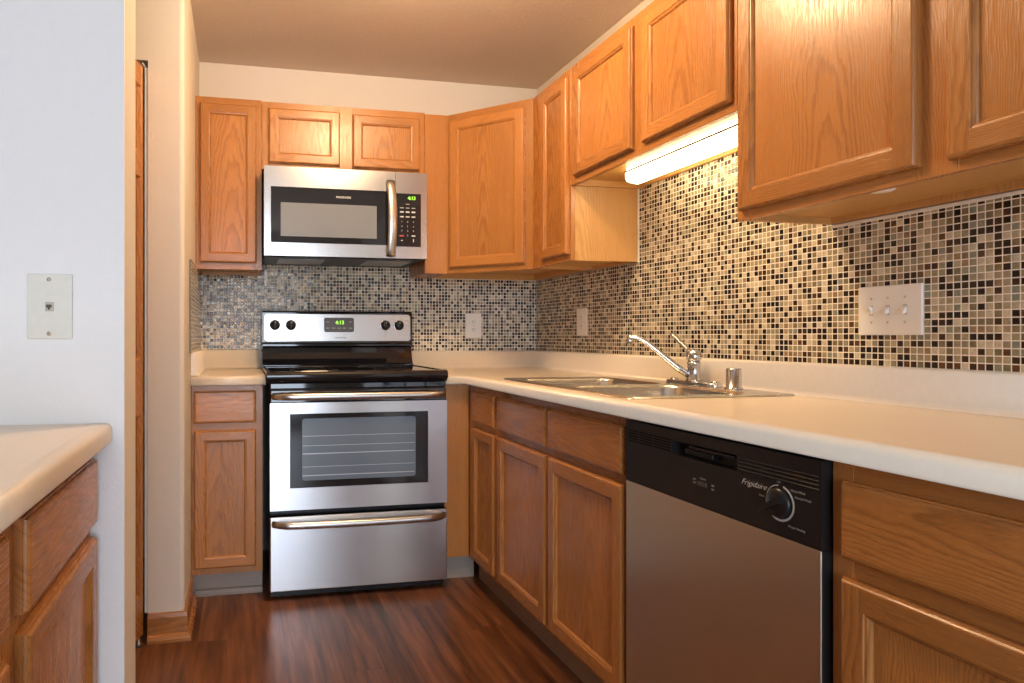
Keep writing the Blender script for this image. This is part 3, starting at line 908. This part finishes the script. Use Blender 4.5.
# ------------------------------------------------------------------ electric range
X0, X1 = -1.498, -0.743
rg = thing('electric_range', 'stainless and black freestanding electric range against the back wall', 'stove', ((X0 + X1) / 2, -0.35, 0))
FY = 0.655
mb = MB().mat('black')
mb.box(X0 + 0.001, X1 - 0.001, -FY, -0.03, 0.045, 0.893, 0.003, 1)
mb.box(X0 + 0.004, X1 - 0.004, -0.652, -0.60, 0.008, 0.05)
mb.build('body', None, rg)
for x in (X0 + 0.05, X1 - 0.05):
    for y in (-0.62, -0.09):
        MB().mat('black_matte').lathe((x, y, 0.0005), (0, 0, 1), [(0.02, 0), (0.02, 0.012), (0.009, 0.014), (0.009, 0.046)], 14).build('foot', None, rg)
# cooktop: black glass with a rolled rim
cx0, cx1 = X0 - 0.0125, X1 + 0.002
prof = [(-0.125, 0.895), (-0.68, 0.895)] + [(-0.678 + 0.02 * math.cos(R(t)), 0.922 + 0.02 * math.sin(R(t))) for t in range(240, 89, -15)] + [(-0.655, 0.9425), (-0.648, 0.9395), (-0.13, 0.9395), (-0.125, 0.942)]
ck = MB().mat('black_gloss').prism(prof, 'x', cx0, cx1).build('cooktop', None, rg)
for xa, xb in ((cx0 - 0.0005, cx0 + 0.014), (cx1 - 0.014, cx1 + 0.0005)):
    MB().mat('black_gloss').box(xa, xb, -0.675, -0.128, 0.93, 0.9435, 0.003).build('rim', None, ck)
for x, y, r in ((X0 + 0.2, -0.50, 0.105), (X1 - 0.2, -0.50, 0.085), (X0 + 0.2, -0.24, 0.075), (X1 - 0.2, -0.24, 0.105)):
    n = 40
    mb = MB().mat('print_dark')
    for i in range(n):
        t0, t1 = 2 * math.pi * i / n, 2 * math.pi * (i + 1) / n
        mb.face([(x + (r - 0.002) * math.cos(t0), y + (r - 0.002) * math.sin(t0), 0.9398), (x + r * math.cos(t0), y + r * math.sin(t0), 0.9398),
                 (x + r * math.cos(t1), y + r * math.sin(t1), 0.9398), (x + (r - 0.002) * math.cos(t1), y + (r - 0.002) * math.sin(t1), 0.9398)])
    mb.build('burner_marking', None, ck)
# backguard
bgp = [(-0.03, 0.89), (-0.124, 0.89), (-0.124, 0.945), (-0.112, 0.952), (-0.098, 0.975), (-0.088, 1.005), (-0.085, 1.030), (-0.098, 1.034), (-0.106, 1.040), (-0.106, 1.048), (-0.103, 1.053),
       (-0.102, 1.060), (-0.095, 1.206), (-0.090, 1.214), (-0.080, 1.217), (-0.03, 1.217)]
bx0, bx1 = X0 - 0.009, X1 + 0.001
mb = MB().mat('black_gloss').prism(bgp, 'x', bx0, bx1)
bk = mb.build('backguard', None, rg)
slope = math.atan2(0.007, 0.14)
Fg = Face((0, -0.1015, 0), (1, 0, 0))
class Tilt(Face):
    def __init__(s, y, z0):
        s.o = Vector((0, y, z0)); s.A = Vector((1, 0, 0)); s.Z = Vector((0, 0.05, 1)).normalized(); s.N = s.A.cross(s.Z)
FG = Tilt(-0.1024, 1.056)
def plate_rr(mb, F, a0, a1, b0, b1, r, h0, h1):
    pts = rrect(a0, a1, b0, b1, r, 5)
    A = [mb.bm.verts.new(F.p(p[0], p[1], h0)) for p in pts]
    B = [mb.bm.verts.new(F.p(p[0], p[1], h1)) for p in pts]
    n = len(pts)
    for i in range(n): mb._tag([mb.bm.faces.new((A[i], A[(i + 1) % n], B[(i + 1) % n], B[i]))])
    mb._tag([mb.bm.faces.new(B), mb.bm.faces.new(A[::-1])])
mb = MB().mat('steel_top')
plate_rr(mb, FG, X0 + 0.002, X1 - 0.009, 0.008, 0.143, 0.014, 0.0002, 0.002)
cp = mb.build('control_panel', None, bk, 'brushed steel control panel')
def knob(x, b):
    mb = MB().mat('black_matte')
    ctr = FG.p(x, b, 0.002)
    mb.lathe(ctr, FG.N, [(0.0245, 0), (0.0245, 0.004), (0.021, 0.007), (0.019, 0.016), (0.017, 0.018), (0.001, 0.0185)], 28)
    fbox(mb, FG, x - 0.005, x + 0.005, b - 0.018, b + 0.018, 0.018, 0.026, 0.002)
    mb.mat('chrome')
    mb.lathe(ctr, FG.N, [(0.0262, 0), (0.0262, 0.0015), (0.0246, 0.002)], 28)
    mb.mat('print_light')
    fbox(mb, FG, x - 0.001, x + 0.001, b + 0.008, b + 0.016, 0.026, 0.0263)
    mb.build('knob', None, bk)
for x in (-1.446, -1.367, -0.884, -0.812): knob(x, 0.088)
mb = MB().mat('panel_grey')
plate_rr(mb, FG, -1.201, -1.048, 0.053, 0.126, 0.010, 0.002, 0.0045)
dp = mb.build('display', None, bk, 'charcoal display window')
label_text('clock_digits', '4:13', 0.026, FG, -1.121, 0.093, 0.0046, 'digit', dp, bold=0.0006)
for x, b0, b1 in [(x, 0.070, 0.076) for x in (-1.183, -1.152, -1.124, -1.098, -1.066)] + [(-1.183, 0.102, 0.107), (-1.066, 0.102, 0.107)]:
    mb = MB().mat('print_dim')
    fbox(mb, FG, x - 0.008, x + 0.008, b0, b1, 0.0045, 0.0049)
    mb.build('key_mark', None, dp)
label_text('logo', 'FRIGIDAIRE', 0.0105, FG, -1.115, 0.021, 0.0021, 'print_dark', bk, sx=1.1)
for x in (-1.446, -1.367, -0.884, -0.812):
    for dx, b0, b1 in ((0.006, 0.050, 0.0515), (0.002, 0.034, 0.038)):
        mb = MB().mat('print_dark')
        fbox(mb, FG, x - dx, x + dx, b0, b1, 0.002, 0.0023)
        mb.build('dial_mark', None, bk)
# oven door
F0 = Face((0, -FY, 0), (1, 0, 0))
dz0, dz1 = 0.372, 0.868
mb = MB().mat('black')
fbox(mb, F0, X0 + 0.002, X1 - 0.002, dz0, dz1, 0.002, 0.030, 0.003, 2)
mb.mat('black_gloss')
fbox(mb, F0, X0 + 0.003, X1 - 0.003, 0.814, 0.866, 0.028, 0.034, 0.003, 2)
od = mb.build('oven_door', None, rg)
mb = MB().mat('steel_x')
wx0, wx1, wz0, wz1 = -1.417, -0.828, 0.462, 0.768
ho = [F0.p(*q, 0.034) for q in ((X0, dz0 + 0.001), (X1, dz0 + 0.001), (X1, 0.812), (X0, 0.812))]
for a0, a1, b0, b1 in ((X0, wx0, dz0, 0.813), (wx1, X1, dz0, 0.813), (wx0, wx1, dz0, wz0), (wx0, wx1, wz1, 0.813)):
    fbox(mb, F0, a0, a1, b0, b1, 0.0305, 0.035)
mb.build('steel_skin', None, od, 'brushed stainless door skin')
mb = MB().mat('dark_glass')
plate_rr(mb, F0, wx0 + 0.001, wx1 - 0.001, wz0 + 0.001, wz1 - 0.001, 0.008, 0.030, 0.0345)
win = mb.build('window', None, od, 'black bordered oven window')
mb = MB().mat('oven_glass')
plate_rr(mb, F0, wx0 + 0.05, wx1 - 0.055, wz0 + 0.03, wz1 - 0.02, 0.012, 0.0346, 0.0350)
mb.mat('rack')
for b in (0.512, 0.548, 0.602, 0.635, 0.675):
    k = 0.0016 if b in (0.512, 0.602) else 0.0008
    fbox(mb, F0, wx0 + 0.052, wx1 - 0.06, b - k, b + k, 0.0350, 0.0352)
mb.build('inner_pane', None, od, 'inner pane with blue-grey reflection in its colour and rack lines')
def bar_handle(parent, z, x0, x1, out, name='handle', sag=0.0):
    pts = []
    n = 28
    for i in range(n + 1):
        u = i / n
        x = x0 + (x1 - x0) * u
        e = min(u, 1 - u) * (x1 - x0)
        k = min(1.0, e / 0.075)
        y = -FY - 0.031 - out * (math.sin(k * math.pi / 2) ** 0.8)
        pts.append((x, y, z - sag * math.sin(math.pi * u)))
    mb = MB().mat('handle').tube(pts, 0.0125, 18, flat=(0.75, 1.15))
    mb.build(name, None, parent, 'curved satin steel handle')
bar_handle(od, 0.841, X0 + 0.012, X1 - 0.012, 0.045)
mb = MB().mat('slot')
for i in range(6): fbox(mb, F0, X0 + 0.10 + i * 0.10, X0 + 0.175 + i * 0.10, 0.878, 0.884, 0.0002, 0.003)
mb.mat('black_gloss'); fbox(mb, F0, X0 + 0.002, X1 - 0.002, 0.870, 0.894, 0.0, 0.02, 0.003)
mb.build('vent_trim', None, rg)
# storage drawer
mb = MB().mat('steel_x')
fbox(mb, F0, X0, X1, 0.040, 0.346, 0.004, 0.035, 0.004, 2)
dr = mb.build('storage_drawer', None, rg, 'scuffed stainless bottom drawer')
bar_handle(dr, 0.318, X0 + 0.012, X1 - 0.012, 0.040, sag=0.004)

# ------------------------------------------------------------------ microwave
mx0, mx1, mz0, mz1 = -1.511, -0.752, 1.452, 1.8555
mw = thing('microwave_oven', 'stainless over-the-range microwave hung above the stove', 'microwave', ((mx0 + mx1) / 2, -0.2, 1.45))
mb = MB().mat('panel_grey').box(mx0 + 0.004, mx1 - 0.004, -0.375, -0.0088, 1.457, mz1 - 0.0, 0.002, 1)
mb.build('body', None, mw)
mb = MB().mat('black_matte').box(mx0 + 0.01, mx1 - 0.01, -0.372, -0.015, 1.451, 1.4565)
mb.mat('rack')
for xa in (-1.44, -1.02): mb.box(xa, xa + 0.22, -0.30, -0.10, 1.4485, 1.4512, 0.001, 1)
mb.mat('dark_gap')
for i in range(60): mb.box(mx0 + 0.03 + i * 0.0117, mx0 + 0.036 + i * 0.0117, -0.372, -0.36, 1.4512, 1.46)
mb.build('underside_vent', None, mw, 'dark underside with grease filters')
FM = Face((0, -0.376, 0), (1, 0, 0))
mb = MB().mat('steel_top')
seam = -0.9055
gx0, gx1, gz0, gz1 = -1.481, -0.9415, 1.512, 1.764
for a0, a1, b0, b1 in ((mx0, gx0, mz0, mz1), (gx1, seam, mz0, mz1), (gx0, gx1, mz0, gz0), (gx0, gx1, gz1, mz1)):
    fbox(mb, FM, a0, a1, b0, b1, 0.001, 0.034)
md = mb.build('door', None, mw)
mb = MB().mat('dark_glass')
fbox(mb, FM, gx0 + 0.0005, gx1 - 0.0005, gz0 + 0.0005, gz1 - 0.0005, 0.01, 0.0335)
gl = mb.build('window', None, md, 'black glass door window')
mb = MB().mat('mesh_glass')
fbox(mb, FM, -1.437, -0.994, 1.541, 1.693, 0.0335, 0.0338)
mb.build('screen', None, md, 'grey see-through screen')
label_text('logo', 'FRIGIDAIRE', 0.0135, FM, -1.150, 1.722, 0.0336, 'print_light', md, sx=1.0, bold=0.0003)
pts = []
for i in range(25):
    u = i / 24
    z = 1.462 + (1.812 - 1.462) * u
    pts.append((-0.929 + 0.004 * math.sin(math.pi * u), -0.376 - 0.034 - 0.036 * math.sin(math.pi * u) ** 0.7, z))
MB().mat('handle').tube(pts, 0.0125, 16, flat=(1.7, 0.7)).build('handle', None, md, 'bowed vertical steel handle')
mb = MB().mat('steel_top')
kx0, kx1, kz0, kz1 = -0.9015, -0.7815, 1.508, 1.757
for a0, a1, b0, b1 in ((seam + 0.0015, kx0, mz0, mz1), (kx1, mx1, mz0, mz1), (kx0, kx1, mz0, kz0), (kx0, kx1, kz1, mz1)):
    fbox(mb, FM, a0, a1, b0, b1, 0.001, 0.034)
cpn = mb.build('control_panel', None, mw, 'stainless control column')
mb = MB().mat('dark_glass')
fbox(mb, FM, kx0 + 0.0005, kx1 - 0.0005, kz0 + 0.0005, kz1 - 0.0005, 0.01, 0.0332)
kp = mb.build('keypad', None, cpn, 'black keypad')
label_text('clock_digits', '4:13', 0.022, FM, -0.826, 1.729, 0.0333, 'digit', cpn, bold=0.0008)
cols = (-0.874, -0.846, -0.818)
def key(x, hw, z0, z1, m='print_light'):
    mb = MB().mat(m)
    fbox(mb, FM, x - hw, x + hw, z0, z1, 0.0332, 0.0334)
    mb.build('key_mark', None, kp)
key(cols[1], 0.009, 1.706, 1.7085)
for zz, hgt in ((1.688, 0.003), (1.667, 0.007), (1.645, 0.006)):
    for x in cols: key(x, 0.009, zz, zz + hgt)
key(cols[2], 0.009, 1.556, 1.562)
key(cols[0], 0.004, 1.535, 1.539)
key(cols[2], 0.002, 1.530, 1.545)
key(cols[0] - 0.001, 0.011, 1.556, 1.562, 'print_red')
for i, ch in enumerate('1234567890'):
    x = cols[i % 3] if ch != '0' else cols[1]
    label_text('numeral', ch, 0.011, FM, x, 1.621 - 0.0215 * (i // 3), 0.0333, 'print_light', kp)

# ------------------------------------------------------------------ dishwasher
dw = thing('dishwasher', 'built-in dishwasher with black control panel and stainless door', 'dishwasher', (-0.32, -2.18, 0))
MB().mat('black_matte').box(-0.583, -0.01, -2.457, -1.864, 0.03, 0.868).build('tub', None, dw)
MB().mat('black_matte').box(-0.575, -0.56, -2.457, -1.864, 0.0005, 0.10).build('toe_panel', None, dw)
FW = Face((-0.5835, 0, 0), (0, -1, 0))
da0, da1 = 1.862, 2.457
mb = MB().mat('black_matte')
fbox(mb, FW, da0, da1, 0.100, 0.7123, 0.0, 0.044, 0.002, 1)
dd = mb.build('door', None, dw)
mb = MB().mat('steel_y')
fbox(mb, FW, da0 + 0.0005, da1 - 0.001, 0.105, 0.7108, 0.0441, 0.0478, 0.0015, 2)
mb.build('steel_skin', None, dd, 'brushed stainless door skin')
# control panel with a pocket for the handle
mb = MB().mat('panel_black')
H0, H1 = 2.051, 2.257          # pocket along the face
P0, P1 = 0.811, 0.844
for a0, a1, b0, b1 in ((da0, H0, 0.7128, 0.868), (H1, da1, 0.7128, 0.868), (H0, H1, 0.7128, P0), (H0, H1, P1, 0.868)):
    fbox(mb, FW, a0, a1, b0, b1, 0.0, 0.048)
fbox(mb, FW, H0, H1, P0, P1, 0.0, 0.022)
cpw = mb.build('control_panel', None, dw, 'black control panel', weld=False)
mb = MB().mat('black_matte')
fbox(mb, FW, H0 + 0.035, H0 + 0.125, 0.8184, 0.8307, 0.022, 0.040, 0.002)
fbox(mb, FW, H0 + 0.055, H1 - 0.01, 0.8328, 0.840, 0.022, 0.046, 0.002)
mb.build('latch_handle', None, cpw)
mb = MB().mat('dark_gap')
for i in range(5):
    z = 0.8155 + i * 0.0066
    fbox(mb, FW, da0 + 0.012, da0 + 0.055, z, z + 0.0035, 0.0475, 0.0482)
    fbox(mb, FW, da0 + 0.060, da0 + 0.115, z, z + 0.0035, 0.0475, 0.0482)
    fbox(mb, FW, da0 + 0.120, da0 + 0.185, z, z + 0.0035, 0.0475, 0.0482)
mb.build('vent_slots', None, cpw)
mb = MB().mat('black')
for i in range(4):
    z = 0.8158 + i * 0.0075
    fbox(mb, FW, H1 + 0.006, da1 - 0.002, z, z + 0.0032, 0.048, 0.0505, 0.001, 1)
mb.build('ribs', None, cpw)
label_text('logo', 'Frigidaire', 0.0165, FW, 2.302, 0.790, 0.0483, 'white_plastic', cpw, shear=0.5, sx=1.05, bold=-0.0003)
DX, DZ = 2.3664, 0.7741
mb = MB().mat('panel_black')
ctr = FW.p(DX, DZ, 0.048)
mb.lathe(ctr, FW.N, [(0.0285, 0), (0.0275, 0.006), (0.022, 0.010), (0.001, 0.011)], 32)
tri = []
for (u, v) in ((-0.034, -0.0035), (0.020, -0.006), (0.020, 0.006), (-0.034, 0.0035)):
    tri.append((DX + u * math.cos(R(30)) - v * math.sin(R(30)), DZ + u * math.sin(R(30)) + v * math.cos(R(30))))
A_ = [mb.bm.verts.new(FW.p(q[0], q[1], 0.058)) for q in tri]
B_ = [mb.bm.verts.new(FW.p(q[0], q[1], 0.068)) for q in tri]
for i in range(4): mb._tag([mb.bm.faces.new((A_[i], A_[(i + 1) % 4], B_[(i + 1) % 4], B_[i]))])
mb._tag([mb.bm.faces.new(B_), mb.bm.faces.new(A_[::-1])])
mb.build('cycle_dial', None, cpw, 'round black cycle dial')
mb = MB().mat('print_light')
def arcband(t0, t1, r0, r1):
    n = 24
    for i in range(n):
        u0, u1 = R(t0 + (t1 - t0) * i / n), R(t0 + (t1 - t0) * (i + 1) / n)
        mb.face([FW.p(DX + r * math.cos(u), DZ + r * math.sin(u), 0.0483) for r, u in ((r0, u0), (r1, u0), (r1, u1), (r0, u1))])
arcband(-120, 75, 0.0305, 0.0345)
arcband(95, 160, 0.0315, 0.0332)
mb.build('dial_ring', None, cpw, 'pale printed ring')
for body, a, b, al in (('Off', DX - 0.002, DZ + 0.0365, 'CENTER'), ('Heavy Wash', DX + 0.026, DZ + 0.0275, 'LEFT'), ('Normal Wash', DX + 0.035, DZ + 0.0165, 'LEFT'),
                       ('Rinse', DX - 0.036, DZ + 0.002, 'RIGHT'), ('Water Heating', DX + 0.020, DZ - 0.040, 'LEFT')):
    label_text('cycle_name', body, 0.0062, FW, a, b, 0.0483, 'print_dim', cpw, al, bold=0.0001)
mb = MB().mat('panel_grey')
fbox(mb, FW, 2.141, 2.170, 0.7586, 0.7669, 0.048, 0.051, 0.001)
mb.build('option_slider', None, cpw)
label_text('option_name', 'Options', 0.0058, FW, 2.1564, 0.7731, 0.0483, 'print_dim', cpw, bold=0.0001)
for a, b in ((2.1286, 0.7672), (2.1286, 0.7595), (2.1873, 0.7642), (2.1873, 0.7560)):
    mb = MB().mat('print_dim')
    fbox(mb, FW, a - 0.004, a + 0.004, b, b + 0.004, 0.048, 0.0484)
    mb.build('option_mark', None, cpw)

# ------------------------------------------------------------------ plates on the walls
def duplex(F, a, b, wd, ht, label):
    c = thing('wall_outlet', label, 'outlet', F.p(a, b - ht / 2, 0))
    mb = MB().mat('white_plastic')
    fbox(mb, F, a - wd / 2, a + wd / 2, b - ht / 2, b + ht / 2, 0.0005, 0.006, 0.002)
    mb.build('cover_plate', None, c)
    for s in (-1, 1):
        mb = MB().mat('white_plastic')
        plate_rr(mb, F, a - 0.017, a + 0.017, b + s * 0.021 - 0.0145, b + s * 0.021 + 0.0145, 0.008, 0.0058, 0.008)
        so = mb.build('socket', None, c)
        mb = MB().mat('slot')
        for dx, hh in ((-0.0065, 0.004), (0.0065, 0.0032)): fbox(mb, F, a + dx - 0.0013, a + dx + 0.0013, b + s * 0.021 + 0.002 - hh, b + s * 0.021 + 0.002 + hh + 0.002, 0.008, 0.0082)
        mb.lathe(F.p(a, b + s * 0.021 - 0.008, 0.008), F.N, [(0.0026, 0), (0.0026, 0.0002)], 10)
        mb.build('slots', None, so, 'dark slots')
    mb = MB().mat('screw').lathe(F.p(a, b, 0.006), F.N, [(0.003, 0), (0.003, 0.001), (0.001, 0.0013)], 12)
    mb.build('screw', None, c)
FT = Face((0, -0.008, 0), (1, 0, 0))
FTR = Face((-0.008, 0, 0), (0, -1, 0))
duplex(FT, -0.375, 1.1445, 0.089, 0.130, 'white duplex outlet on the back wall right of the range')
duplex(FTR, 0.5165, 1.156, 0.094, 0.132, 'white duplex outlet on the right wall near the corner')

c = thing('light_switch', 'cream triple toggle switch plate on the right wall under the large cabinet', 'switch', (-0.008, -2.05, 1.089))
mb = MB().mat('white_plastic')
fbox(mb, FTR, 1.966, 2.134, 1.0895, 1.2155, 0.0005, 0.007, 0.0025)
mb.build('cover_plate', None, c)
for i, a in enumerate((2.004, 2.048, 2.093)):
    mb = MB().mat('slot_soft')
    fbox(mb, FTR, a - 0.0055, a + 0.0055, 1.140, 1.166, 0.007, 0.0073)
    mb.mat('white_plastic')
    up = 1 if i == 0 else -1
    q = [FTR.p(*t_) for t_ in ((a - 0.004, 1.1455, 0.0073), (a + 0.004, 1.1455, 0.0073), (a + 0.004, 1.1605, 0.0073), (a - 0.004, 1.1605, 0.0073))]
    tp = [FTR.p(*t_) for t_ in ((a - 0.0034, 1.1495 + up * 0.008, 0.018), (a + 0.0034, 1.1495 + up * 0.008, 0.018), (a + 0.0034, 1.1565 + up * 0.008, 0.018), (a - 0.0034, 1.1565 + up * 0.008, 0.018))]
    qa = [mb.bm.verts.new(v) for v in q]; qb = [mb.bm.verts.new(v) for v in tp]
    for k in range(4): mb._tag([mb.bm.faces.new((qa[k], qa[(k + 1) % 4], qb[(k + 1) % 4], qb[k]))])
    mb._tag([mb.bm.faces.new(qb)])
    mb.build('toggle', None, c)
    for bz in (1.122, 1.184):
        MB().mat('slot_soft').lathe(FTR.p(a, bz, 0.007), FTR.N, [(0.003, 0), (0.003, 0.0008), (0.001, 0.001)], 12).build('screw', None, c)

FP = Face((0, -2.03, 0), (1, 0, 0))
c = thing('phone_jack', 'ivory telephone jack plate on the window-lit partition wall', 'phone jack', (-1.985, -2.03, 1.081))
mb = MB().mat('ivory_plastic')
fbox(mb, FP, -2.026, -1.944, 1.081, 1.208, 0.0005, 0.008, 0.0025)
mb.build('cover_plate', None, c)
for b in (1.197, 1.0915):
    MB().mat('screw').lathe(FP.p(-1.986, b, 0.008), FP.N, [(0.004, 0), (0.004, 0.001), (0.001, 0.0016)], 14).build('screw', None, c)
mb = MB().mat('jack')
fbox(mb, FP, -1.993, -1.977, 1.135, 1.153, 0.008, 0.0092, 0.0005, 1)
mb.mat('slot')
fbox(mb, FP, -1.991, -1.981, 1.142, 1.148, 0.0092, 0.0095)
fbox(mb, FP, -1.988, -1.984, 1.138, 1.142, 0.0092, 0.0095)
mb.build('socket', None, c, 'small square phone socket')
